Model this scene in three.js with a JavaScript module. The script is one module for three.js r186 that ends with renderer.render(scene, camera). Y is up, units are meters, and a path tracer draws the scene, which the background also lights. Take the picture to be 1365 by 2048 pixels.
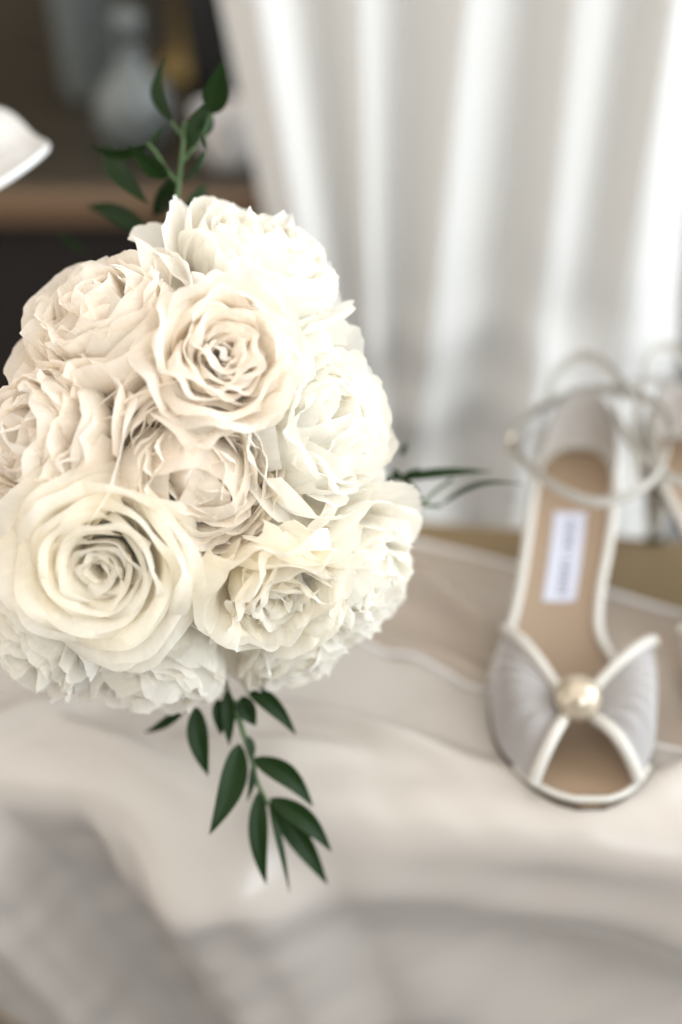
import * as THREE from 'three';
import { ImprovedNoise } from 'three/addons/math/ImprovedNoise.js';
import { mergeGeometries } from 'three/addons/utils/BufferGeometryUtils.js';
import { RoundedBoxGeometry } from 'three/addons/geometries/RoundedBoxGeometry.js';
import { RectAreaLightUniformsLib } from 'three/addons/lights/RectAreaLightUniformsLib.js';

// ------------------------------------------------------------------ camera, light, exposure
RectAreaLightUniformsLib.init();
const scene = new THREE.Scene();
const renderer = new THREE.WebGLRenderer({ antialias: true });
renderer.toneMapping = THREE.LinearToneMapping;
renderer.toneMappingExposure = 2.06;
renderer.shadowMap.enabled = true;
renderer.setSize(682, 1024);

const PITCH = THREE.MathUtils.degToRad(36), EYE = 0.572;          // the seat top is y = 0
const camera = new THREE.PerspectiveCamera(39.6, 682 / 1024, 0.05, 30);
camera.position.set(0, EYE, 0);
camera.rotation.x = -PITCH;
camera.focus = 0.655;
camera.userData.fStop = 1.7;
scene.add(camera);

scene.background = new THREE.Color().setRGB(0.90, 0.84, 0.77);   // dim warm room round the still life

// two tall windows: one in the wall to the right, one behind the camera
function windowUnit(label, pos, turnY, w, h, power, color) {
  const g = new THREE.Group(); g.name = numbered('window'); g.position.set(...pos); g.rotation.y = turnY;
  g.userData = { label, category: 'window', group: 'windows lighting the room' };
  const frameMat = new THREE.MeshStandardMaterial({ color: 0xe6e2da, roughness: 0.6 });
  const pane = new THREE.MeshStandardMaterial({ color: 0x222222, emissive: new THREE.Color().setRGB(...color), emissiveIntensity: 1.6, roughness: 0.4 });
  const cw = w / 2 - 0.06, ch = h / 2 - 0.06;
  for (const sx of [-1, 1]) for (const sy of [-1, 1]) {
    const m = new THREE.Mesh(new THREE.BoxGeometry(cw, ch, 0.006), pane); m.name = 'window_pane';
    m.position.set(sx * w / 4, sy * h / 4, 0); g.add(m);
  }
  const bars = [];
  const bar = (x, y, bw, bh) => { const b = new THREE.BoxGeometry(bw, bh, 0.04); b.translate(x, y, 0); bars.push(b); };
  bar(0, h / 2, w + 0.1, 0.08); bar(0, -h / 2, w + 0.1, 0.08); bar(-w / 2, 0, 0.08, h - 0.09); bar(w / 2, 0, 0.08, h - 0.09);
  bar(0, 0, 0.05, h - 0.09);
  bar(-w / 4, 0, w / 2 - 0.14, 0.05); bar(w / 4, 0, w / 2 - 0.14, 0.05);
  const f = new THREE.Mesh(mergeGeometries(bars), frameMat); f.name = 'frame'; g.add(f);
  scene.add(g);
  const l = new THREE.RectAreaLight(new THREE.Color().setRGB(...color), power, w, h);
  l.position.set(pos[0] + Math.sin(turnY) * 0.05, pos[1], pos[2] + Math.cos(turnY) * 0.05);
  l.lookAt(l.position.x + Math.sin(turnY), pos[1], l.position.z + Math.cos(turnY));
  scene.add(l);
}
const taken = {};
function numbered(n) { taken[n] = (taken[n] ?? -1) + 1; return taken[n] ? `${n}_${String(taken[n]).padStart(3, '0')}` : n; }
windowUnit('tall paned window in the side wall to the right of the shoes', [1.6, 1.0, -0.45], -Math.PI / 2, 1.7, 1.9, 1.5, [0.86, 0.94, 1.0]);
windowUnit('tall paned window facing the front of the bench', [1.0, 1.45, 1.75], Math.PI + 0.4, 1.4, 1.7, 1.7, [0.86, 0.94, 1.0]);

// ------------------------------------------------------------------ helpers
const S = Math.sin(PITCH), C = Math.cos(PITCH), F = 1024 / Math.tan(THREE.MathUtils.degToRad(19.8));
const V3 = (x, y, z) => new THREE.Vector3(x, y, z);
const RIGHT = V3(1, 0, 0), UP = V3(0, C, -S), FWD = V3(0, -S, -C);
const ray = (px, py) => FWD.clone().addScaledVector(RIGHT, (px - 682.5) / F).addScaledVector(UP, (1024 - py) / F);
const eye = V3(0, EYE, 0);
const atDepth = (px, py, d) => eye.clone().addScaledVector(ray(px, py), d);
const atY = (px, py, y) => { const r = ray(px, py); return eye.clone().addScaledVector(r, (y - EYE) / r.y); };
const atZ = (px, py, z) => { const r = ray(px, py); return eye.clone().addScaledVector(r, z / r.z); };
const noiseGen = new ImprovedNoise();
const noise = (x, y, z = 0) => noiseGen.noise(x + 11.3, y + 7.7, z + 3.1);
function rng(seed) { let s = seed * 2654435761 >>> 0; return () => { s = (s + 0x6d2b79f5) >>> 0; let t = Math.imul(s ^ (s >>> 15), 1 | s); t = (t + Math.imul(t ^ (t >>> 7), 61 | t)) ^ t; return ((t ^ (t >>> 14)) >>> 0) / 4294967296; }; }
const lerp = (a, b, t) => a + (b - a) * t, clamp = (x, a = 0, b = 1) => Math.min(b, Math.max(a, x));
const sm = (a, b, x) => { const t = clamp((x - a) / (b - a)); return t * t * (3 - 2 * t); };
function piece(xs, ys, x) { // smooth interpolation through knots
  if (x <= xs[0]) return ys[0];
  for (let i = 1; i < xs.length; i++) if (x <= xs[i]) { const t = (x - xs[i - 1]) / (xs[i] - xs[i - 1]); return lerp(ys[i - 1], ys[i], t * t * (3 - 2 * t)); }
  return ys[ys.length - 1];
}
function grid(nu, nv, fn) { // fn(u01, v01) -> [x, y, z]
  const pos = [], uv = [], idx = [];
  for (let j = 0; j <= nv; j++) for (let i = 0; i <= nu; i++) { const p = fn(i / nu, j / nv, i, j); pos.push(p.x ?? p[0], p.y ?? p[1], p.z ?? p[2]); uv.push(i / nu, j / nv); }
  for (let j = 0; j < nv; j++) for (let i = 0; i < nu; i++) { const a = j * (nu + 1) + i, b = a + 1, c = a + nu + 1, d = c + 1; idx.push(a, b, d, a, d, c); }
  const g = new THREE.BufferGeometry();
  g.setAttribute('position', new THREE.Float32BufferAttribute(pos, 3));
  g.setAttribute('uv', new THREE.Float32BufferAttribute(uv, 2));
  g.setIndex(idx); g.computeVertexNormals();
  return g;
}
function mesh(name, geo, mat, parent) { const m = new THREE.Mesh(geo, mat); m.name = parent === scene ? numbered(name) : name; m.castShadow = m.receiveShadow = true; parent.add(m); return m; }
function group(name, parent = scene) { const g = new THREE.Group(); g.name = parent === scene ? numbered(name) : name; parent.add(g); return g; }
function tag(o, label, category, grp) { o.userData.label = label; if (category) o.userData.category = category; if (grp) o.userData.group = grp; return o; }
function structure(o) { o.userData.kind = 'structure'; return o; }
const local = (g, p) => p.clone().sub(g.position);
function tube(points, r, seg = 40, rs = 8, closed = false) { return new THREE.TubeGeometry(new THREE.CatmullRomCurve3(points, closed), seg, r, rs, closed); }
function texture(w, h, fn, srgb = true) {
  const d = new Uint8Array(w * h * 4);
  for (let y = 0; y < h; y++) for (let x = 0; x < w; x++) { const c = fn(x, y); for (let k = 0; k < 3; k++) d[(y * w + x) * 4 + k] = clamp(c[k] ?? c[0]) * 255; d[(y * w + x) * 4 + 3] = 255; }
  const t = new THREE.DataTexture(d, w, h); t.magFilter = THREE.LinearFilter; t.minFilter = THREE.LinearFilter; t.wrapS = t.wrapT = THREE.RepeatWrapping;
  if (srgb) t.colorSpace = THREE.SRGBColorSpace; t.needsUpdate = true; return t;
}
const rgb = (r, g, b) => new THREE.Color().setRGB(r, g, b);

// ------------------------------------------------------------------ materials
const veinBump = texture(256, 128, (x, y) => { const u = x / 256; return [0.5 + 0.32 * noise(u * 46, y / 128 * 2.2, 5) + 0.28 * noise(u * 17, y / 128 * 3, 9) + 0.12 * noise(u * 90, y / 9, 2)]; }, false);
const veinTint = texture(256, 128, (x, y) => { const v = 0.985 + 0.015 * noise(x / 256 * 40, y / 128 * 2.5, 21) + 0.02 * noise(x / 16, y / 14, 4); return [v, v * 0.995, v * 0.985]; });
function petalMat(r, g, b, through = 0.66) {
  return new THREE.MeshPhysicalMaterial({ color: rgb(r, g, b), map: veinTint, roughness: 0.94, bumpMap: veinBump, bumpScale: 0.00016, transmission: through, thickness: 0, ior: 1.35, side: THREE.DoubleSide });
}
const M = {
  roseA: [petalMat(0.99, 0.946, 0.878), petalMat(0.99, 0.956, 0.903), petalMat(0.99, 0.928, 0.843)],
  roseB: [petalMat(0.99, 0.963, 0.888), petalMat(0.99, 0.970, 0.913), petalMat(0.99, 0.953, 0.858)],
  peonyPink: [petalMat(0.99, 0.948, 0.888), petalMat(0.99, 0.963, 0.918), petalMat(0.99, 0.933, 0.853)],
  peonyWhite: [petalMat(0.99, 0.975, 0.928), petalMat(0.99, 0.983, 0.948), petalMat(0.99, 0.963, 0.898)],
  leaf: new THREE.MeshPhysicalMaterial({ color: rgb(0.0085, 0.026, 0.004), roughness: 0.38, specularIntensity: 0.28, side: THREE.DoubleSide, transmission: 0.2, thickness: 0 }),
  stem: new THREE.MeshStandardMaterial({ color: rgb(0.04, 0.085, 0.02), roughness: 0.55 }),
  satin: new THREE.MeshPhysicalMaterial({ color: rgb(0.445, 0.405, 0.365), roughness: 0.25, sheen: 0.3, sheenColor: rgb(0.9, 0.88, 0.85), sheenRoughness: 0.4, side: THREE.DoubleSide }),
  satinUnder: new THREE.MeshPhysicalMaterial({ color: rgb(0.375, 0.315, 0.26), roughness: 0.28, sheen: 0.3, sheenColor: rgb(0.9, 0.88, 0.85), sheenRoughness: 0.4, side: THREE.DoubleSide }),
  piping: new THREE.MeshPhysicalMaterial({ color: rgb(0.66, 0.64, 0.63), roughness: 0.42, sheen: 0.4, sheenColor: rgb(1, 1, 1) }),
  tan: new THREE.MeshStandardMaterial({ color: rgb(0.20, 0.14, 0.07), roughness: 0.7 }),
  curtain: new THREE.MeshPhysicalMaterial({ color: rgb(0.75, 0.735, 0.705), roughness: 0.95, transmission: 0.2, thickness: 0, side: THREE.DoubleSide }),
  floor: new THREE.MeshStandardMaterial({ color: rgb(0.20, 0.20, 0.21), roughness: 0.8 }),
  shadedDarkWood: new THREE.MeshStandardMaterial({ color: rgb(0.012, 0.007, 0.005), roughness: 0.65 }),
  edgeWood: new THREE.MeshStandardMaterial({ color: rgb(0.075, 0.045, 0.024), roughness: 0.45 }),
};

// ------------------------------------------------------------------ setting: floor, back wall, bench, satin, curtain
{
  const f = structure(mesh('floor', new THREE.PlaneGeometry(6, 6), M.floor, scene)); f.rotation.x = -Math.PI / 2; f.position.set(0, -0.42, -0.4);
  f.userData.label = 'pale grey floor below the bench';
  const wallTex = texture(256, 256, (x, y) => { const a = noise(x / 34, y / 60, 1) * 0.5 + noise(x / 9, y / 20, 2) * 0.25; const k = clamp(0.5 + a); return [0.13 + 0.20 * k, 0.11 + 0.17 * k, 0.08 + 0.13 * k]; });
  const wall = structure(mesh('back_wall', new THREE.BoxGeometry(3.4, 2.2, 0.08), new THREE.MeshStandardMaterial({ map: wallTex, roughness: 0.85 }), scene));
  wall.position.set(0, 0.68, -1.62); wall.userData.label = 'dim brown mottled wall behind the curtain';
  const far = structure(mesh('shading_wall', new THREE.BoxGeometry(6, 2.9, 0.08), new THREE.MeshStandardMaterial({ color: rgb(0.10, 0.08, 0.065), roughness: 0.9 }), scene));  // unseen wall added to block ambient light, so the hanging cloth darkens
  far.position.set(-0.4, 1.03, 2.3); far.rotation.y = 0.12; far.userData.label = 'added unseen dark wall opposite the bench, keeping light off the cloth front';
}
// bench: a tan top on a plinth and legs
{
  const b = group('bench'); b.position.set(0, -0.42, -0.670); b.rotation.y = -0.123;
  tag(b, 'narrow bench with tan top under the satin cloth', 'bench');
  const top = mesh('bench_top', new RoundedBoxGeometry(1.3, 0.05, 0.24, 3, 0.012), M.tan, b); top.position.set(0, 0.42 - 0.025, 0);
  for (const sx of [-1, 1]) for (const sz of [-1, 1]) { const l = mesh('leg', new THREE.CylinderGeometry(0.022, 0.016, 0.372, 16), M.edgeWood, b); l.position.set(sx * 0.56, 0.186, sz * 0.08); }
}
// satin cloth laid over the bench, hanging down in front
const backZ = (x) => clamp(-0.747 + (x - 0.052) * 0.47, -0.775, -0.62);
const frontZ = (x) => -0.538 + 0.124 * clamp(x, -0.42, 0.42);
function satinPoint(x, s) { // s: metres along the cloth from its back edge
  const zb = backZ(x), zf = frontZ(x), flat = zf - zb, R = 0.03, arc = R * Math.PI / 2;
  let y, z;
  const rip = 0.004 * noise(x * 9, s * 7, 1) + 0.003 * noise(x * 22 + s * 14, s * 6, 4) + 0.0016 * noise(x * 34 - s * 20, s * 30, 6);
  if (s < flat) { z = zb + s; y = 0.004; }
  else if (s < flat + arc) { const a = (s - flat) / R; z = zf + R * Math.sin(a); y = 0.004 - R * (1 - Math.cos(a)); }
  else { const d = s - flat - arc; z = zf + R - 0.22 * d * sm(0, 0.08, d); y = 0.004 - R - d; }
  const drop = Math.max(0, 0.004 - y);
  // folds of the front
  const w = sm(0.004, 0.06, drop);
  const xs = x - drop * 0.24;                        // folds lean to the right as they fall
  const ridge = piece([-0.34, -0.262, -0.232, -0.215, -0.185, -0.150, -0.132, -0.105, -0.07, -0.01, 0.10, 0.3], [0.0, 0.022, 0.032, 0.018, -0.012, -0.014, 0.012, 0.038, 0.032, 0.006, -0.006, -0.002], xs);
  const swag = sm(-0.04, 0.10, x) * (0.011 * Math.sin((drop - 0.02 + 0.35 * (0.16 - x)) * 36) * sm(0.03, 0.09, drop));
  z += w * (ridge + swag) + w * (0.005 * noise(x * 10, drop * 8, 3) + 0.0035 * noise(x * 26 + drop * 20, drop * 22, 5));
  // soft folds of the top, kept below the things that stand on it
  const onTop = 1 - sm(0.0, 0.03, drop);
  const fold = (px, pz, ang, len, wid, h) => { const dx = x - px, dz = z - pz, a = dx * Math.cos(ang) + dz * Math.sin(ang), b = -dx * Math.sin(ang) + dz * Math.cos(ang); return h * Math.exp(-(a * a) / (len * len)) * Math.exp(-(b * b) / (wid * wid)); };
  const folds = fold(0.076, -0.665, 0.85, 0.045, 0.007, 0.022) + fold(0.058, -0.63, 0.55, 0.05, 0.008, 0.012) + fold(0.025, -0.70, 0.25, 0.06, 0.009, 0.014) + fold(0.02, -0.565, 0.40, 0.07, 0.008, 0.013) + fold(-0.03, -0.555, 0.1, 0.05, 0.008, 0.010) + fold(0.20, -0.545, -0.5, 0.045, 0.008, 0.014) + fold(-0.19, -0.575, -0.5, 0.05, 0.009, 0.014) + fold(-0.13, -0.56, 0.5, 0.04, 0.008, 0.010);
  y += onTop * Math.max(-0.0015, rip * 0.8 + folds);
  return [x, y, z];
}
const hemLen = (x) => clamp(0.53 + 1.4 * (x + 0.2), 0.43, 0.70);
{
  const nU = 170, X0 = -0.5, X1 = 0.5;
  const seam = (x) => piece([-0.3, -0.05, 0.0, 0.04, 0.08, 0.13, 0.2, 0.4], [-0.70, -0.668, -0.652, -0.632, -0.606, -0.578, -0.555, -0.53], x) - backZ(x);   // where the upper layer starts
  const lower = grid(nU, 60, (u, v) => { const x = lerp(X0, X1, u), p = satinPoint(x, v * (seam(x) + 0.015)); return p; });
  const upper = grid(nU, 190, (u, v) => { const x = lerp(X0, X1, u), s0 = seam(x), p = satinPoint(x, lerp(s0, hemLen(x), v)); const k = Math.min(1, v * 60); p[1] += 0.0024 * Math.sqrt(k); return p; });
  const c = group('satin_cloth'); tag(c, 'champagne satin cloth in two layers draped over the bench and hanging in folds', 'cloth');
  mesh('drape', upper, M.satin, c);
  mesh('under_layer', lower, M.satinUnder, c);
  const edge = (fn, n, r) => tube(Array.from({ length: n }, (_, i) => V3(...fn(i / (n - 1)))), r, n * 3, 8);
  mesh('hem', edge((t) => { const x = lerp(X0 + 0.002, X1 - 0.002, t), p = satinPoint(x, 0); return [p[0], p[1] + 0.001, p[2]]; }, 40, 0.0022), M.piping, c);
  mesh('hem', edge((t) => { const x = lerp(X0 + 0.002, X1 - 0.002, t), p = satinPoint(x, seam(x)); return [p[0], p[1] + 0.0014, p[2]]; }, 60, 0.0016), M.piping, c);
  mesh('hem', edge((t) => { const x = lerp(X0 + 0.002, X1 - 0.002, t); return satinPoint(x, hemLen(x)); }, 60, 0.003), M.tan, c);
}
// curtain
{
  const z0 = -1.06, rowA = 0.267, rowB = 0.0;
  const xAt = (px, y) => { const t = z0 / -1.0; const d = (EYE - y); const fw = d * S + (-z0) * C; return (px - 682.5) / F * fw; };
  const top = [436, 530, 622, 722, 805, 930, 1055, 1155, 1265, 1345, 1420], low = [575, 640, 700, 740, 786, 870, 985, 1078, 1150, 1250, 1372];
  const hgt = [-0.01, 1, -0.9, 0.75, -1.05, 1, -0.75, 0.9, -0.45, 0.9, -0.6];
  const xa = top.map((p) => xAt(p, rowA)), xb = low.map((p) => xAt(p, rowB));
  const g = grid(260, 60, (u, v) => {
    const y = lerp(0.75, -0.415, v), k = (rowA - y) / (rowA - rowB), kk = k < 1 ? k : 1 + 0.6 * Math.tanh((k - 1) / 0.6) ;
    const f = u * 10, i = Math.min(9, Math.floor(f)), t = f - i;
    const xi = (n) => lerp(xa[n], xb[n], n < 3 ? kk : Math.max(kk, -1));
    const ease = t * t * (3 - 2 * t);
    const x = lerp(xi(i), xi(i + 1), t);
    const wob = 0.007 * noise(u * 12, y * 2, 2) + 0.002 * noise(u * 40, y * 4, 7);
    const low2 = sm(0.08, -0.12, y);
    const z = z0 + lerp(hgt[i], hgt[i + 1], ease) * 0.020 * (1 - 0.35 * low2) + wob + low2 * 0.03 * noise(x * 12, y * 16, 9);
    return [x, y, z];
  });
  tag(mesh('curtain', g, M.curtain, scene), 'white curtain hanging in long soft folds behind the bench', 'curtain');
}
// dark console table with things on it, far behind on the left
{
  const t = group('console_table'); t.position.set(-0.5, -0.42, -1.34);
  tag(t, 'dark wooden console table against the brown wall', 'table');
  const slab = mesh('table_top', new RoundedBoxGeometry(0.95, 0.024, 0.40, 3, 0.004), new THREE.MeshStandardMaterial({ color: rgb(0.038, 0.031, 0.021), roughness: 0.5 }), t); slab.position.set(0, 0.488, -0.012);
  const nose = mesh('edge_moulding', new RoundedBoxGeometry(0.95, 0.030, 0.022, 3, 0.008), new THREE.MeshStandardMaterial({ color: rgb(0.13, 0.078, 0.042), roughness: 0.45 }), t); nose.position.set(0, 0.487, 0.2);
  const apron = mesh('apron', new THREE.BoxGeometry(0.9, 0.44, 0.36), M.shadedDarkWood, t); apron.position.y = 0.255;  // near-black: the shadow under the table edge is put into the wood colour
  for (const sx of [-1, 1]) { const l = mesh('foot', new THREE.BoxGeometry(0.06, 0.035, 0.34), M.shadedDarkWood, t); l.position.set(sx * 0.4, 0.0175, 0); }
  const lathe = (pts, seg = 48) => new THREE.LatheGeometry(pts.map(([r, y]) => new THREE.Vector2(r, y)), seg);
  const glass = new THREE.MeshPhysicalMaterial({ color: rgb(0.24, 0.265, 0.26), roughness: 0.15, transmission: 0.45, thickness: 0, side: THREE.DoubleSide });
  const d = group('glass_decanter'); d.position.set(-0.185, 0.082, -1.24); tag(d, 'round glass decanter with a ball stopper on the dark table', 'decanter');
  mesh('vessel', lathe([[0.0, 0.0], [0.024, 0.0], [0.034, 0.016], [0.037, 0.036], [0.030, 0.058], [0.014, 0.072], [0.010, 0.09], [0.015, 0.097], [0.012, 0.098], [0.007, 0.09], [0.011, 0.072], [0.026, 0.056], [0.033, 0.036], [0.03, 0.017], [0.0, 0.006]], 12), glass, d);
  const stp = mesh('stopper', new THREE.SphereGeometry(0.014, 12, 8), glass, d); stp.position.y = 0.112;
  const d2 = group('tall_glass'); d2.position.set(-0.245, 0.082, -1.36); tag(d2, 'tall pale glass tumbler behind the decanter', 'glass');
  mesh('vessel', lathe([[0.0, 0.0], [0.02, 0.0], [0.024, 0.01], [0.034, 0.17], [0.032, 0.17], [0.022, 0.012], [0.0, 0.008]], 12), glass, d2);
  const brass = new THREE.MeshStandardMaterial({ color: rgb(0.30, 0.21, 0.08), metalness: 0.7, roughness: 0.5 });
  const bo = group('brass_bowl'); bo.position.set(-0.155, 0.082, -1.42); tag(bo, 'round brass bowl on a stem behind the decanter', 'bowl');
  mesh('vessel', lathe([[0, 0], [0.03, 0], [0.032, 0.015], [0.012, 0.03], [0.011, 0.09], [0.03, 0.105], [0.062, 0.145], [0.07, 0.19], [0.062, 0.235], [0.058, 0.235], [0.066, 0.19], [0.058, 0.15], [0.0, 0.115]]), brass, bo);
  const blk = new THREE.MeshStandardMaterial({ color: rgb(0.006, 0.006, 0.006), roughness: 0.6 });
  const bv = group('black_jar'); bv.position.set(-0.105, 0.082, -1.285); tag(bv, 'tall matt black jar beside the curtain edge', 'jar');
  mesh('vessel', lathe([[0, 0], [0.022, 0], [0.03, 0.02], [0.036, 0.09], [0.034, 0.2], [0.03, 0.3], [0.026, 0.3], [0.03, 0.2], [0.03, 0.03], [0, 0.02]]), blk, bv);
  const sm1 = group('white_cup'); sm1.position.set(-0.10, 0.082, -1.20); tag(sm1, 'small white cup at the edge of the dark table', 'cup');
  mesh('vessel', lathe([[0, 0], [0.016, 0], [0.018, 0.006], [0.026, 0.03], [0.028, 0.05], [0.026, 0.05], [0.023, 0.03], [0, 0.008]], 32), M.piping, sm1);
}
// white scalloped pitcher at the left edge
{
  const g = group('pitcher'); g.position.set(-0.265, 0.006, -0.755);
  tag(g, 'white ceramic pitcher with a scalloped flaring lip beside the bouquet', 'pitcher');
  const cer = new THREE.MeshPhysicalMaterial({ color: rgb(0.66, 0.655, 0.645), roughness: 0.3, clearcoat: 0.4, clearcoatRoughness: 0.2, side: THREE.DoubleSide });
  const prof = [[0.0, 0.0], [0.036, 0.0], [0.038, 0.006], [0.044, 0.04], [0.047, 0.08], [0.043, 0.13], [0.032, 0.18], [0.028, 0.20], [0.034, 0.228], [0.052, 0.251], [0.066, 0.258]];
  const curve = new THREE.SplineCurve(prof.map(([r, y]) => new THREE.Vector2(r, y)));
  const shell = (off) => grid(96, 60, (u, v) => {
    const a = u * Math.PI * 2, p = curve.getPoint(v), e = sm(0.72, 1, v);
    const scal = Math.cos(a * 7 - 1.05), r = Math.max(0.0005, p.x - off) * (1 + e * 0.05 * scal), y = p.y + e * 0.004 * scal + (v < 0.05 ? off : 0);
    const spout = e * 0.036 * Math.pow(Math.max(0, Math.cos(a)), 3);
    return [Math.cos(a) * (r + spout), y + spout * 0.2, Math.sin(a) * (r + spout) * (1 + 0.10 * e)];
  });
  mesh('body', shell(0), cer, g); mesh('lining', shell(0.0032), cer, g);
  mesh('rim', tube(Array.from({ length: 97 }, (_, i) => { const a = i / 96 * Math.PI * 2, scal = Math.cos(a * 7 - 1.05), sp = 0.036 * Math.pow(Math.max(0, Math.cos(a)), 3), r = (0.066 - 0.0016) * (1 + 0.05 * scal) + sp; return V3(Math.cos(a) * r, 0.258 + 0.004 * scal + sp * 0.2, Math.sin(a) * r * 1.1); }), 0.0024, 192, 8), cer, g);
}

// ------------------------------------------------------------------ petals
function petalGeo(p) {
  const nu = p.nu ?? 14, nv = p.nv ?? 14, cols = [];
  for (let i = 0; i <= nu; i++) {
    const u = -1 + 2 * i / nu, au = Math.abs(u);
    const edge = (p.notch ?? 0) * (0.6 * noise(u * 2.2 + p.seed, p.seed * 1.7, 1) + 0.4 * noise(u * 8 + p.seed, p.seed, 2) + 0.35 * Math.abs(noise(u * 16, p.seed, 8)));
    const top = 1 - p.round * Math.pow(au, p.pow ?? 2.6) + (p.tip ?? 0) * Math.exp(-u * u * 14) + edge;
    const ds = p.L * top / nv; let r = p.r0, y = p.y0 ?? 0; const col = [];
    for (let j = 0; j <= nv; j++) {
      const v = j / nv;
      const a = p.al0 + (p.al1 - p.al0) * Math.pow(v, p.pp ?? 1) + (p.curl ?? 0) * sm(p.cs ?? 0.72, 1.02, v) * ((p.keep ?? 0.75) + (p.keep ? 0.95 : 0.5) * au) + (p.side ?? 0) * Math.pow(au, 3) * sm(0.3, 1, v) + 0.25 * (p.wave ?? 0) * noise(u * 1.6 + p.seed, v * 2.2, p.seed);
      const ruf = (p.ruffle ?? 0) * v * v * (Math.sin(u * (p.freq ?? 4) + p.seed * 5) * (0.4 + 0.6 * au) + 0.8 * noise(u * 3.5, v * 2, p.seed + 4) + 0.35 * noise(u * 9, v * 5, p.seed));
      const bend = (p.wave ?? 0) * 0.004 * noise(u * 1.4 + 5, v * 1.8, p.seed + 2);
      col.push([r + (ruf + bend) * Math.cos(a) + (p.spiral ?? 0) * u * v, y - (ruf + bend) * Math.sin(a)]);
      r += Math.sin(a) * ds; y += Math.cos(a) * ds;
    }
    cols.push(col);
  }
  const wide = (v) => p.W * ((p.base ?? 0.3) + (1 - (p.base ?? 0.3)) * Math.sin(Math.min(1, v * (p.full ?? 1.25)) * Math.PI / 2));
  return grid(nu, nv, (u01, v, i, j) => {
    const u = -1 + 2 * u01, [r, y] = cols[i][j], rc = cols[nu >> 1][j][0];
    const Rc = Math.max(rc, p.rmin ?? 0.006) * (p.wrap ?? 1), psi = clamp(u * wide(v) / Rc, -2.9, 2.9);
    const out = r - Rc * (1 - Math.cos(psi)), tan = Rc * Math.sin(psi);
    const ct = Math.cos(p.theta), st = Math.sin(p.theta);
    return [out * ct - tan * st, y, out * st + tan * ct];
  });
}
function aim(rr, yy, r0, cup) { // tilt and length of a cupped petal whose rim comes to lie at (rr, yy)
  const dx = rr - r0, c = Math.atan2(dx, yy), h = Math.hypot(dx, yy);
  return { al0: c + cup, al1: c - cup, L: h / (Math.sin(Math.max(Math.abs(cup), 1e-3)) / Math.max(Math.abs(cup), 1e-3)) };
}
function rose(parent, o) {
  const g = group('rose', parent), R = rng(o.seed); g.userData.label = o.label;
  const N = o.n, inner = [];
  for (let k = 0; k < N; k++) {
    const t = k / (N - 1), theta = k * 2.39996 * (1 + 0.02 * (R() - 0.5)) + o.spin + lerp(0.55, 0.25, t) * (R() - 0.5);
    const rr = o.R * (0.04 + 0.78 * Math.pow(t, 0.95)) * (1 + 0.12 * (R() - 0.5));
    const yy = o.H * (0.90 + 0.14 * Math.sin(Math.min(1, t * 1.3) * Math.PI * 0.6) - (o.drop ?? 0.5) * Math.pow(Math.max(0, t - 0.55) / 0.45, 1.5) * 0.55) * (1 + 0.07 * (R() - 0.5));
    const cup = lerp(0.15, 0.62, sm(0, 0.7, t)) + 0.08 * (R() - 0.5), r0 = 0.0012 + 0.006 * t;
    const open = sm(0.3, 0.9, t);
    const geo = petalGeo({ ...aim(rr, yy, r0, cup), r0, theta, seed: o.seed * 3.3 + k * 1.37, W: lerp(0.009, o.R * 0.86, Math.pow(t, 0.75)), base: 0.34, full: 1.35,
      round: lerp(0.10, 0.26, t), pow: 3, tip: 0.11 * open, curl: lerp(1.5, o.curl ?? 2.2, open) * (0.75 + 0.5 * R()), cs: lerp(0.82, 0.76, open), side: lerp(0.1, o.side ?? 0.9, open) * (0.6 + 0.8 * R()),
      keep: lerp(0.75, 0.42, open), spiral: 0.0022 + 0.003 * t, rmin: 0.0045, wrap: lerp(1, 1.1, t), ruffle: (o.ruffle ?? 0.0008) * (0.4 + t), freq: 2 + 2 * R(), wave: (o.wave ?? 0.5) * lerp(1.0, 1.4, t) + 0.25 * (1 - t), notch: (o.notch ?? 0.015), nu: 18, nv: 20 });
    const mat = o.mats[Math.floor(R() * o.mats.length)];
    mesh('petal', geo, mat, g);
  }
  return g;
}
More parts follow.
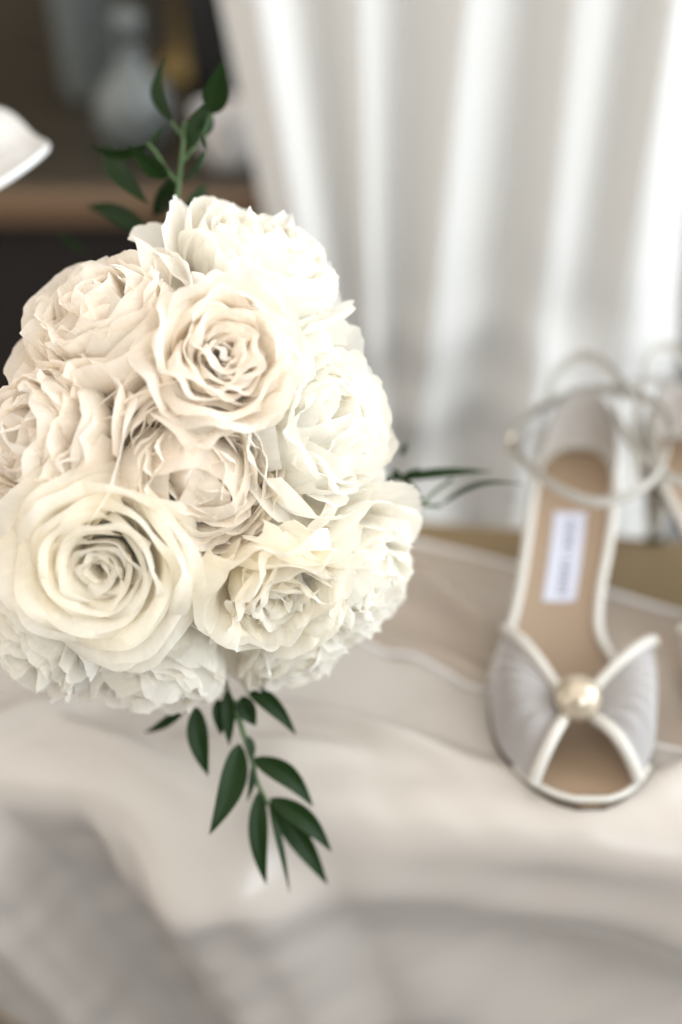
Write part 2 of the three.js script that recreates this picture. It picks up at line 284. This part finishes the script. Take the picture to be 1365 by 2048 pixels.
function peony(parent, o) {
  const g = group('peony', parent), R = rng(o.seed); g.userData.label = o.label;
  const H = o.H ?? o.R * 0.95, stuff = [];
  const pick = () => o.mats[Math.floor(R() * o.mats.length)];
  const add = (geo, solo, m) => { if (solo) mesh('petal', geo, m ?? pick(), g); else stuff.push(geo); };
  // dense heart of small petals
  for (let k = 0; k < o.heart; k++) {
    const t = (k + 0.5) / o.heart, beta = 0.04 + 0.95 * Math.sqrt(t), theta = k * 2.39996 + 0.9 * (R() - 0.5);
    const rad = o.R * (0.66 + 0.18 * R()), rr = rad * Math.sin(beta) - 0.012 * Math.exp(-t * 5) * (0.4 + R()), yy = H * 0.46 + rad * 0.68 * Math.cos(beta);
    const cup = 0.05 + 0.75 * R();
    add(petalGeo({ ...aim(rr, yy, 0.003, cup), r0: 0.003, theta, seed: o.seed * 7.1 + k * 2.3, W: 0.011 + 0.011 * R(), base: 0.35, full: 1.2, round: 0.24, pow: 3, notch: 0.08, curl: 0.9 * (R() - 0.4), cs: 0.6,
      ruffle: 0.0014, freq: 2 + 3 * R(), wave: 0.9, rmin: 0.014, wrap: 1 + 1.4 * R(), spiral: 0.004 * (R() - 0.5), nu: 10, nv: 10 }), false);
  }
  // larger petals of the crown, cupped over the heart, then guard petals round the outside
  for (let k = 0; k < o.solo; k++) {
    const t = k / (o.solo - 1), theta = k * 2.39996 + o.seed + 0.7 * (R() - 0.5), guard = sm(0.4, 0.95, t);
    const beta = lerp(0.16, 1.30, Math.pow(t, 0.75)) + 0.22 * (R() - 0.5), rad = o.R * lerp(0.86, 1.05, t) * (0.91 + 0.18 * R() + 0.16 * sm(0.5, 1, t) * R() * R());
    const rr = rad * Math.sin(beta) - 0.016 * Math.exp(-t * 7) * (0.5 + R()), yy = H * lerp(0.42, 0.24, t) + rad * 0.66 * Math.cos(beta);
    const fe = (o.feather ?? 0) * sm(0.35, 0.7, t);
    const cup = lerp(0.85, 0.42 - 0.22 * fe, guard) + lerp(0.35, 0.6, guard) * (R() - 0.5);
    add(petalGeo({ ...aim(rr, yy, 0.005, cup), r0: 0.005, theta, seed: o.seed * 5.7 + k * 1.9, W: o.R * lerp(0.44, 0.72 - 0.2 * (o.feather ?? 0), t) * (0.75 + 0.5 * R()), base: 0.28, full: 1.15, round: 0.22, pow: 3.2, notch: (o.notch ?? 0.05) + 0.08 * fe,
      curl: lerp(-0.35, 0.45, guard) + 0.9 * (R() - 0.5), cs: 0.62, side: 0.5 * (R() - 0.4), ruffle: 0.0012 + 0.0006 * fe, freq: 2 + (2.5 + 2 * fe) * R(), wave: 0.62, rmin: 0.022, wrap: 1.0 + 0.9 * R(), spiral: 0.006 * (R() - 0.5), nu: 22, nv: 16 }), true);
  }
  const h = mesh('inner_petals', mergeGeometries(stuff), o.heartMat ?? o.mats[0], g); h.userData.kind = 'stuff'; h.userData.label = 'dense frilled small inner petals';
  return g;
}

// ------------------------------------------------------------------ bouquet
const HUB = atDepth(392, 915, 0.775);
const TOWARD = FWD.clone().negate();
const bouquet = group('bouquet'); bouquet.position.set(HUB.x, 0.004, HUB.z);
tag(bouquet, 'round bridal bouquet of cream roses and white peonies with green leaf sprigs', 'bouquet');
const hubLocal = local(bouquet, HUB);
function place(g, px, py, out, lift, twist = 0, lean = [0, 0]) {
  // px, py: where the middle of the flower's face shows; out: how far that point lies from the hub
  const a = (px - 392), b = (915 - py);
  let x = 0, y = 0;
  // solve for the direction whose tip projects on the pixel
  const n = V3(0, 0, 0);
  for (let it = 0; it < 30; it++) {
    const zc = Math.sqrt(Math.max(0.02, 1 - x * x - y * y)), d = 0.775 - out * zc;
    x = clamp(((px - 682.5) / F * d - (392 - 682.5) / F * 0.775) / out, -0.97, 0.97); y = clamp(((1024 - py) / F * d - (1024 - 915) / F * 0.775) / out, -0.97, 0.97);
    const m = Math.hypot(x, y); if (m > 0.97) { x *= 0.97 / m; y *= 0.97 / m; }
  }
  const zc = Math.sqrt(Math.max(0.02, 1 - x * x - y * y));
  n.addScaledVector(RIGHT, x).addScaledVector(UP, y).addScaledVector(TOWARD, zc).normalize();
  const tip = hubLocal.clone().addScaledVector(n, out);
  const ax = n.clone().addScaledVector(RIGHT, lean[0]).addScaledVector(UP, lean[1]).normalize();
  g.quaternion.setFromUnitVectors(V3(0, 1, 0), ax).multiply(new THREE.Quaternion().setFromAxisAngle(V3(0, 1, 0), twist));
  g.position.copy(tip).addScaledVector(ax, -lift);
  return g;
}
place(rose(bouquet, { seed: 3, n: 38, R: 0.041, H: 0.034, spin: 0.4, curl: 2.0, side: 0.8, drop: 0.45, ruffle: 0.0016, wave: 1.0, notch: 0.035, mats: M.roseA, label: 'cream rose with a peach heart, high in the bouquet' }), 455, 692, 0.164, 0.036, 0.2, [0.0, -0.12]);
place(rose(bouquet, { seed: 8, n: 36, R: 0.052, H: 0.040, spin: 1.1, curl: 2.4, side: 1.5, drop: 0.5, ruffle: 0.0004, wave: 0.35, notch: 0.008, mats: M.roseB, label: 'large ivory rose with wide pointed outer petals' }), 190, 1160, 0.168, 0.042, 0.6, [0.12, 0.05]);
place(rose(bouquet, { seed: 14, n: 32, R: 0.041, H: 0.036, spin: 2.2, curl: 2.2, side: 0.9, drop: 0.35, ruffle: 0.002, wave: 1.5, notch: 0.05, mats: M.roseB, label: 'smaller ivory rose tipped downward beside the large one' }), 566, 1226, 0.156, 0.036, 0.3, [0.0, -0.35]);
const peonies = [
  [562, 458, 0.150, { seed: 21, R: 0.056, heart: 60, solo: 26, feather: 1, mats: M.peonyWhite, label: 'white peony at the top of the bouquet' }, [0.35, 0.40]],
  [168, 578, 0.150, { seed: 22, R: 0.056, heart: 40, solo: 22, notch: 0.04, mats: M.peonyPink, label: 'blush peony with broad cupped petals below the top sprig' }, [-0.2, 0.30]],
  [18, 868, 0.156, { seed: 23, R: 0.053, heart: 48, solo: 20, mats: M.peonyPink, label: 'blush peony on the pitcher side of the bouquet' }, [-0.35, 0.1]],
  [425, 955, 0.150, { seed: 24, R: 0.054, heart: 50, solo: 24, mats: M.peonyPink, label: 'open blush peony at the middle of the bouquet' }, [0.2, -0.15]],
  [712, 835, 0.146, { seed: 25, R: 0.056, heart: 56, solo: 22, feather: 1, mats: M.peonyWhite, label: 'white peony on the curtain side of the bouquet' }, [0.35, 0.1]],
  [775, 1190, 0.150, { seed: 26, R: 0.054, heart: 54, solo: 20, feather: 1, mats: M.peonyWhite, label: 'white peony on the shoe side of the bouquet' }, [0.3, -0.1]],
  [285, 1400, 0.148, { seed: 27, R: 0.053, heart: 54, solo: 22, feather: 1, mats: M.peonyWhite, label: 'white peony hanging lowest under the large rose' }, [-0.05, -0.25]],
  [18, 1325, 0.160, { seed: 28, R: 0.048, heart: 44, solo: 14, feather: 1, mats: M.peonyWhite, label: 'white peony low on the pitcher side' }, [-0.35, -0.2]],
  [630, 1345, 0.144, { seed: 29, R: 0.043, heart: 44, solo: 14, feather: 1, mats: M.peonyWhite, label: 'white peony low behind the smaller rose' }, [0.25, -0.4]],
];
for (const [px, py, out, o, lean] of peonies) place(peony(bouquet, o), px, py, out, o.R * 0.92, o.seed, lean);
// stems bound with ribbon, leaning back from the flower heads onto the bench
{
  const back = V3(-0.25, -0.32, -0.9).normalize(), stems = [], R = rng(77);
  const end = hubLocal.clone().addScaledVector(back, 0.10);
  for (let k = 0; k < 14; k++) {
    const a = k * 2.4, q = 0.016 * Math.sqrt((k + 0.5) / 14), off = V3(Math.cos(a) * q, Math.sin(a) * q, 0);
    stems.push(tube([hubLocal.clone().addScaledVector(off, 2.6).addScaledVector(back, -0.05), hubLocal.clone().add(off).addScaledVector(back, 0.03), end.clone().addScaledVector(off, 1.1)], 0.003, 10, 6));
  }
  const st = mesh('stems', mergeGeometries(stems), M.stem, bouquet);
  mesh('ribbon_wrap', tube([hubLocal.clone().addScaledVector(back, 0.02), hubLocal.clone().addScaledVector(back, 0.05), hubLocal.clone().addScaledVector(back, 0.085)], 0.02, 12, 20), M.piping, bouquet);
}
// leaves
function leafGeo(base, tip, width, o = {}) {
  const n = 14, m = 6, ax = tip.clone().sub(base), L = ax.length(); ax.normalize();
  const toCam = eye.clone().sub(base.clone().add(tip).multiplyScalar(0.5)).normalize();
  const side = new THREE.Vector3().crossVectors(ax, toCam).normalize(), nor = new THREE.Vector3().crossVectors(side, ax).normalize();
  const roll = o.roll ?? 0, s2 = side.clone().multiplyScalar(Math.cos(roll)).addScaledVector(nor, Math.sin(roll)), n2 = nor.clone().multiplyScalar(Math.cos(roll)).addScaledVector(side, -Math.sin(roll));
  const w = 0.88 * width / Math.max(0.35, Math.cos(roll));
  return grid(m, n, (u01, v) => {
    const u = u01 * 2 - 1, wv = Math.pow(Math.sin(Math.PI * Math.pow(v, 0.82)), 0.85) * (1 - 0.35 * v) * 1.12 * (v > 0.985 ? 0.1 : 1) + 0.01;
    const twist = (o.twist ?? 0) * v, cu = Math.cos(twist), su = Math.sin(twist), x = u * w / 2 * wv;
    const fold = Math.abs(u) * wv * w * 0.16 + 0.012 * w * Math.sin(v * 9 + u * 2), bend = (o.bend ?? 0.08) * L * Math.sin(Math.PI * v), lat = (o.lat ?? 0) * L * Math.sin(Math.PI * v);
    return base.clone().addScaledVector(ax, L * v).addScaledVector(s2, x * cu + lat).addScaledVector(n2, x * su + fold + bend);
  });
}
function sprig(label, depth, stems, leaves) {
  const g = group('leaf_sprig', bouquet); g.userData.label = label;
  const D = (p) => local(bouquet, atDepth(p[0], p[1], p[2] ?? depth));
  for (const [r, ...pts] of stems) mesh('stem', tube(pts.map(D), r / F * depth, 24, 6), M.stem, g);
  for (const [b, t, w, o = {}] of leaves) {
    const base = atDepth(b[0], b[1], b[2] ?? depth), tip = atDepth(t[0], t[1], t[2] ?? depth);
    const geo = leafGeo(base, tip, w / F * depth, o); geo.translate(-bouquet.position.x, -bouquet.position.y, -bouquet.position.z);
    mesh('leaf', geo, M.leaf, g);
  }
}
sprig('leafy green sprig rising above the bouquet', 0.735,
  [[4.5, [352, 500, 0.75], [352, 430], [360, 350], [366, 300], [370, 245]], [4, [357, 367], [332, 338], [312, 305], [296, 287]], [3.2, [368, 322], [385, 300], [402, 275], [425, 228]], [3, [366, 272], [352, 255], [344, 244]]],
  [[[344, 244], [334, 113], 30, { lat: -0.16, roll: 0.5 }], [[425, 228], [446, 122, 0.72], 60, { bend: 0.03 }], [[381, 298], [416, 203], 40, { roll: 0.4 }], [[400, 275], [420, 212], 34, { roll: -0.5 }],
    [[296, 288], [177, 289], 26, { lat: -0.13, roll: 0.6 }], [[214, 288, 0.75], [298, 408], 54, { roll: -0.3, lat: 0.04 }], [[336, 357], [255, 288, 0.72], 44, { roll: 0.5, lat: 0.05 }], [[303, 292], [326, 252], 17, { roll: 0.4 }],
    [[352, 352], [308, 432, 0.77], 48, { roll: 0.2 }], [[305, 470, 0.76], [172, 411, 0.78], 48, { lat: 0.06 }], [[412, 300], [362, 366], 15, { roll: 0.8 }], [[352, 470], [414, 368, 0.77], 42, {}],
    [[345, 500, 0.77], [255, 455, 0.8], 62, {}], [[280, 540, 0.75], [345, 470, 0.77], 54, {}], [[175, 505, 0.79], [110, 465, 0.81], 18, {}], [[405, 268], [415, 302], 10, {}]]);
sprig('leafy green sprig hanging below the bouquet over the bench edge', 0.725,
  [[4.5, [440, 1330, 0.74], [462, 1400], [482, 1455], [500, 1510], [517, 1570], [537, 1610]], [4, [470, 1400], [484, 1450], [500, 1505]]],
  [[[378, 1408], [288, 1466, 0.75], 24, { roll: 0.4 }], [[392, 1412], [417, 1552], 50, { lat: 0.05 }], [[480, 1486], [419, 1670, 0.71], 62, { lat: -0.06 }], [[436, 1398], [442, 1470], 40, { roll: 0.3 }],
    [[455, 1378], [459, 1492], 34, {}], [[484, 1392], [512, 1452], 46, { roll: -0.3 }], [[486, 1366], [593, 1470], 42, { lat: -0.06 }], [[506, 1516], [627, 1614], 52, { lat: -0.10 }],
    [[520, 1578], [533, 1770], 46, { lat: 0.05 }], [[540, 1596], [664, 1704], 50, { lat: -0.08 }], [[540, 1600, 0.735], [656, 1770, 0.735], 54, { lat: -0.02 }], [[536, 1600], [580, 1787], 16, { lat: 0.07, roll: 0.8 }],
    [[507, 1522], [494, 1604], 18, { roll: 0.5 }], [[496, 1472], [506, 1522], 18, { roll: 0.5 }]]);
sprig('thin leafy sprig reaching from the bouquet toward the shoe', 0.765,
  [[3.6, [730, 960, 0.75], [775, 982], [850, 1010], [882, 1012]], [3, [842, 1012], [868, 985], [905, 958]], [3, [740, 985], [770, 962], [800, 955]]],
  [[[738, 992], [800, 948], 26, { roll: 0.3 }], [[803, 962], [783, 936], 20, {}], [[803, 962], [843, 937], 22, {}], [[795, 958], [988, 943], 24, { lat: -0.03, twist: 0.8 }], [[880, 1012], [1052, 970], 12, { lat: -0.10, roll: 0.6 }],
    [[800, 955], [850, 1014], 14, { lat: -0.08 }], [[803, 912], [815, 882], 12, {}]]);

// ------------------------------------------------------------------ shoes
const shoeMat = {
  insole: new THREE.MeshPhysicalMaterial({ color: rgb(0.25, 0.175, 0.112), roughness: 0.5, side: THREE.DoubleSide }),
  cream: new THREE.MeshPhysicalMaterial({ color: rgb(0.50, 0.475, 0.43), roughness: 0.42, side: THREE.DoubleSide }),
  mesh: new THREE.MeshPhysicalMaterial({ color: rgb(0.45, 0.428, 0.42), roughness: 0.9, transmission: 0.45, thickness: 0, side: THREE.DoubleSide, sheen: 0.4, sheenColor: rgb(1, 1, 1) }),
  sole: new THREE.MeshStandardMaterial({ color: rgb(0.10, 0.075, 0.05), roughness: 0.5 }),
  pearl: new THREE.MeshPhysicalMaterial({ color: rgb(0.47, 0.40, 0.30), roughness: 0.13, metalness: 0.3, clearcoat: 0.8, clearcoatRoughness: 0.08 }),
  metal: new THREE.MeshStandardMaterial({ color: rgb(0.75, 0.66, 0.52), metalness: 1, roughness: 0.3 }),
  tip: new THREE.MeshStandardMaterial({ color: rgb(0.02, 0.03, 0.025), roughness: 0.5 }),
};
function buildShoe() {
  const g = group('high_heel_sandal'); g.position.set(0.134, 0.0075, -0.63);
  const Lc = (p) => local(g, p);
  const rows = [[898, 1128, 1182, 0.078], [912, 1100, 1206, 0.077], [940, 1077, 1227, 0.076], [1000, 1066, 1229, 0.073], [1100, 1052, 1216, 0.060], [1200, 1036, 1198, 0.043], [1270, 1018, 1197, 0.030], [1340, 992, 1235, 0.019], [1420, 980, 1306, 0.013], [1500, 1004, 1308, 0.012], [1560, 1052, 1284, 0.012], [1592, 1108, 1250, 0.012], [1606, 1156, 1212, 0.012]];
  const Lp = rows.map(([y, l, r, h]) => Lc(atY(l, y, h))), Rp = rows.map(([y, l, r, h]) => Lc(atY(r, y, h)));
  const lc = new THREE.CatmullRomCurve3(Lp), rc = new THREE.CatmullRomCurve3(Rp);
  const at = (u, v) => { const a = lc.getPoint(v), b = rc.getPoint(v), p = a.lerp(b, u); p.y -= 0.0025 * Math.sin(Math.PI * u); return p; };
  const N = 60;
  const slab = (o1, o2, inset) => { // closed sheet between two offsets below the insole line
    const top = grid(14, N, (u, v) => { const p = at(lerp(inset, 1 - inset, u), v); p.y += o1; return p; }), bot = grid(14, N, (u, v) => { const p = at(lerp(inset, 1 - inset, u), v); p.y += o2; return p; });
    const wall = (u0) => grid(1, N, (k, v) => { const p = at(u0 ? 1 - inset : inset, v); p.y += lerp(o1, o2, k); return p; }), end = (v0) => grid(14, 1, (u, k) => { const p = at(lerp(inset, 1 - inset, u), v0); p.y += lerp(o1, o2, k); return p; });
    return mergeGeometries([top, bot, wall(0), wall(1), end(0), end(1)]);
  };
  mesh('insole', slab(0, -0.003, 0.02), shoeMat.insole, g);
  mesh('outsole', slab(-0.0032, -0.0078, 0.0), shoeMat.sole, g);
  const all = []; for (let i = 0; i <= 40; i++) all.push(lc.getPoint(0.62 * (1 - i / 40))); for (let i = 0; i <= 40; i++) all.push(rc.getPoint(0.62 * i / 40));
  mesh('footbed_edge', tube(all.map((p) => p.clone().add(V3(0, 0.0005, 0))), 0.0030, 160, 8), shoeMat.cream, g);
  const front = []; for (let i = 0; i <= 14; i++) front.push(lc.getPoint(lerp(0.80, 0.985, i / 14))); for (let i = 0; i <= 14; i++) front.push(rc.getPoint(lerp(0.985, 0.80, i / 14)));
  mesh('toe_edge', tube(front.map((p) => p.clone().add(V3(0, -0.0008, -0.001))), 0.0019, 80, 8), shoeMat.cream, g);
  // counter round the heel
  const outline = []; for (let i = 0; i <= 12; i++) outline.push(lc.getPoint(0.27 * (1 - i / 12))); for (let i = 0; i <= 12; i++) outline.push(rc.getPoint(0.27 * i / 12));
  const oc = new THREE.CatmullRomCurve3(outline), mid = at(0.5, 0.12);
  const counter = (off) => grid(40, 8, (u, v) => { const p = oc.getPoint(u), d = p.clone().sub(mid).setY(0).normalize(), h = 0.040 * Math.pow(Math.sin(Math.PI * u), 0.6); return p.addScaledVector(d, off + 0.003 * Math.sin(Math.PI * v) - 0.003 * v).add(V3(0, h * v, 0)); });
  mesh('heel_counter', counter(0.001), shoeMat.cream, g); mesh('counter_lining', counter(-0.0006), new THREE.MeshPhysicalMaterial({ color: rgb(0.54, 0.505, 0.47), roughness: 0.6, side: THREE.DoubleSide }), g);
  // heel
  {
    const topC = at(0.5, 0.10), bottom = V3(topC.x, -0.0075, topC.z - 0.004);
    const heel = grid(28, 16, (u, v) => {
      const a = u * Math.PI * 2, r = lerp(0.024, 0.0055, Math.pow(v, 0.45)), c = topC.clone().lerp(bottom, v); c.z -= 0.010 * Math.sin(Math.PI * v) * 0.6;
      const rim = v === 0 ? 0.0 : 0; return V3(c.x + Math.cos(a) * r, lerp(topC.y - 0.009, -0.0035, v) + rim, c.z + Math.sin(a) * r * (v < 0.3 ? lerp(1.0, 0.9, v / 0.3) : 0.9));
    });
    mesh('heel', heel, shoeMat.cream, g);
    const tip = mesh('heel_tip', new THREE.CylinderGeometry(0.0058, 0.0062, 0.004, 20), shoeMat.tip, g); tip.position.set(bottom.x, -0.0053, bottom.z);
  }
  // label with printed lettering
  {
    const cv = document.createElement('canvas'); cv.width = 512; cv.height = 192; const c2 = cv.getContext('2d');
    c2.fillStyle = '#b2b3bf'; c2.fillRect(0, 0, 512, 192); c2.fillStyle = '#2d3a45'; c2.font = 'bold 66px serif'; c2.textAlign = 'center'; c2.textBaseline = 'middle'; c2.fillText('JIMMY CHOO', 256, 104, 430);
    const tx = new THREE.CanvasTexture(cv); tx.colorSpace = THREE.SRGBColorSpace;
    const q = [[1085, 1198], [1152, 1206], [1174, 1026], [1110, 1020]].map(([a, b]) => ({ a, b }));
    const hAt = (py) => piece([898, 1000, 1100, 1200, 1270], [0.078, 0.073, 0.060, 0.043, 0.030], py);
    const cornerPts = q.map(({ a, b }) => Lc(atY(a, b, hAt(b) + 0.0008)));
    const vOf = (py) => { let lo = 0, hi = 1; for (let i = 0; i < 30; i++) { const m = (lo + hi) / 2; if (at(0.5, m).z < Lc(atY(1140, py, hAt(py))).z) lo = m; else hi = m; } return (lo + hi) / 2; };
    const v0 = vOf(1202), v1 = vOf(1022);
    const geo = grid(12, 6, (u, w) => { // u runs from the toe end of the label to its heel end, w from right to left
      const v = lerp(v0, v1, u), p = at(0, v), left = lerp(cornerPts[0].x, cornerPts[3].x, u), right = lerp(cornerPts[1].x, cornerPts[2].x, u);
      const x = lerp(right, left, w), l = at(0, v), r = at(1, v), q2 = at(clamp((x - l.x) / (r.x - l.x)), v); q2.y += 0.0007; return q2; });
    mesh('size_label', geo, new THREE.MeshStandardMaterial({ map: tx, roughness: 0.6, side: THREE.DoubleSide }), g).userData.label = 'white printed maker label on the insole';
  }
  // vamp: two gathered tulle panels that meet under a pearl
  const pearlAt = Lc(atDepth(1155, 1402, 0.764)), knot = pearlAt.clone().add(V3(0, -0.009, -0.002));
  const sideL = [[1008, 1268, 0.036], [984, 1345, 0.020], [981, 1425, 0.014], [1000, 1500, 0.013], [1066, 1574, 0.014]].map(([a, b, h]) => Lc(atY(a, b, h)));
  const sideR = [[1306, 1290, 0.036], [1313, 1360, 0.024], [1312, 1440, 0.015], [1306, 1505, 0.013], [1276, 1568, 0.014]].map(([a, b, h]) => Lc(atY(a, b, h)));
  for (const [pts, sg] of [[sideL, -1], [sideR, 1]]) {
    const c = new THREE.CatmullRomCurve3(pts);
    const surf = (t, q) => {
      const e = c.getPoint(t), p = e.clone().lerp(knot.clone().add(V3(sg * 0.006, 0, lerp(-0.006, 0.006, t))), q);
      p.y += 0.018 * Math.sin(Math.PI * Math.pow(q, 0.8)) * (0.35 + 0.65 * Math.sin(Math.PI * t) + 0.25 * t); p.x += sg * 0.006 * Math.sin(Math.PI * q) * Math.sin(Math.PI * t);
      p.y += 0.0011 * Math.sin(t * 46) * Math.sin(Math.PI * Math.min(1, q * 1.2));
      return p;
    };
    mesh('vamp_panel', grid(90, 20, surf), shoeMat.mesh, g);
    for (const t of [0, 1]) {
      const pts2 = Array.from({ length: 14 }, (_, i) => { const p = surf(t, i / 13); const bow = t ? -0.002 : 0; p.x += sg * bow * Math.sin(Math.PI * i / 13) * 0.9; p.y += 0.0012; return p; });
      const geo = tube(pts2, 0.0036, 40, 8); mesh('vamp_strap', geo, shoeMat.cream, g);
    }
  }
  const pearl = mesh('pearl', new THREE.SphereGeometry(0.0129, 40, 28), shoeMat.pearl, g); pearl.position.copy(pearlAt);
  // ankle straps: flat leather ribbons, cream outside and tan inside
  const ribbon = (pts, w, closed) => {
    const c = new THREE.CatmullRomCurve3(pts, closed), n = 90, cen = pts.reduce((a, b) => a.add(b), V3(0, 0, 0)).multiplyScalar(1 / pts.length);
    const strip = (off) => grid(2, n, (u, v) => { const p = c.getPoint(v), tn = c.getTangent(v), d = p.clone().sub(cen).setY(0).normalize(); const across = new THREE.Vector3().crossVectors(tn, d).normalize(); if (across.y < 0) across.negate(); return p.addScaledVector(across, (u - 0.5) * w).addScaledVector(d, off + 0.0006 * Math.sin(Math.PI * u)); });
    return [strip(0.0008), strip(-0.0008)];
  };
  const ring = [[1200, 1010, -0.662], [1285, 982, -0.668], [1332, 915, -0.69], [1326, 832, -0.725], [1262, 792, -0.75], [1170, 788, -0.762], [1085, 822, -0.755], [1028, 880, -0.725], [1056, 935, -0.69], [1120, 985, -0.67]].map(([a, b, z]) => Lc(atZ(a, b, z)));
  const [ro, ri] = ribbon(ring, 0.0062, true); mesh('ankle_strap', ro, shoeMat.cream, g); mesh('strap_lining', ri, shoeMat.cream, g);
  const arch = [[1272, 985, -0.705], [1264, 900, -0.722], [1248, 790, -0.742], [1215, 738, -0.758], [1165, 718, -0.768], [1118, 745, -0.765], [1098, 800, -0.757], [1082, 870, -0.735], [1072, 930, -0.715]].map(([a, b, z]) => Lc(atZ(a, b, z)));
  const [ao, ai] = ribbon(arch, 0.0062, false); mesh('heel_strap', ao, shoeMat.cream, g); mesh('strap_lining', ai, shoeMat.cream, g);
  const bk = Lc(atZ(1026, 890, -0.722));
  const buckle = mesh('buckle', new THREE.TorusGeometry(0.0055, 0.0011, 8, 20), shoeMat.metal, g); buckle.position.copy(bk).add(V3(-0.001, 0, 0)); buckle.rotation.y = Math.PI / 2 - 0.3; buckle.scale.set(1, 1.2, 1);
  return g;
}
const shoe = tag(buildShoe(), 'cream strappy high heel sandal with a pearl, next to the bouquet', 'shoe', 'pair of bridal sandals');
shoe.position.y += 0.002;
const shoe2 = shoe.clone(); shoe2.name = numbered('high_heel_sandal'); shoe2.scale.x = -1; shoe2.position.set(0.235, 0.0095, -0.645); shoe2.rotation.y = 0.12;
shoe2.traverse((m) => { if (m.name !== 'size_label') return; m.geometry = m.geometry.clone(); const uv = m.geometry.attributes.uv; for (let i = 0; i < uv.count; i++) uv.setY(i, 1 - uv.getY(i)); });
tag(shoe2, 'cream strappy high heel sandal with a pearl, farther from the bouquet than its twin', 'shoe', 'pair of bridal sandals'); scene.add(shoe2);

renderer.render(scene, camera);
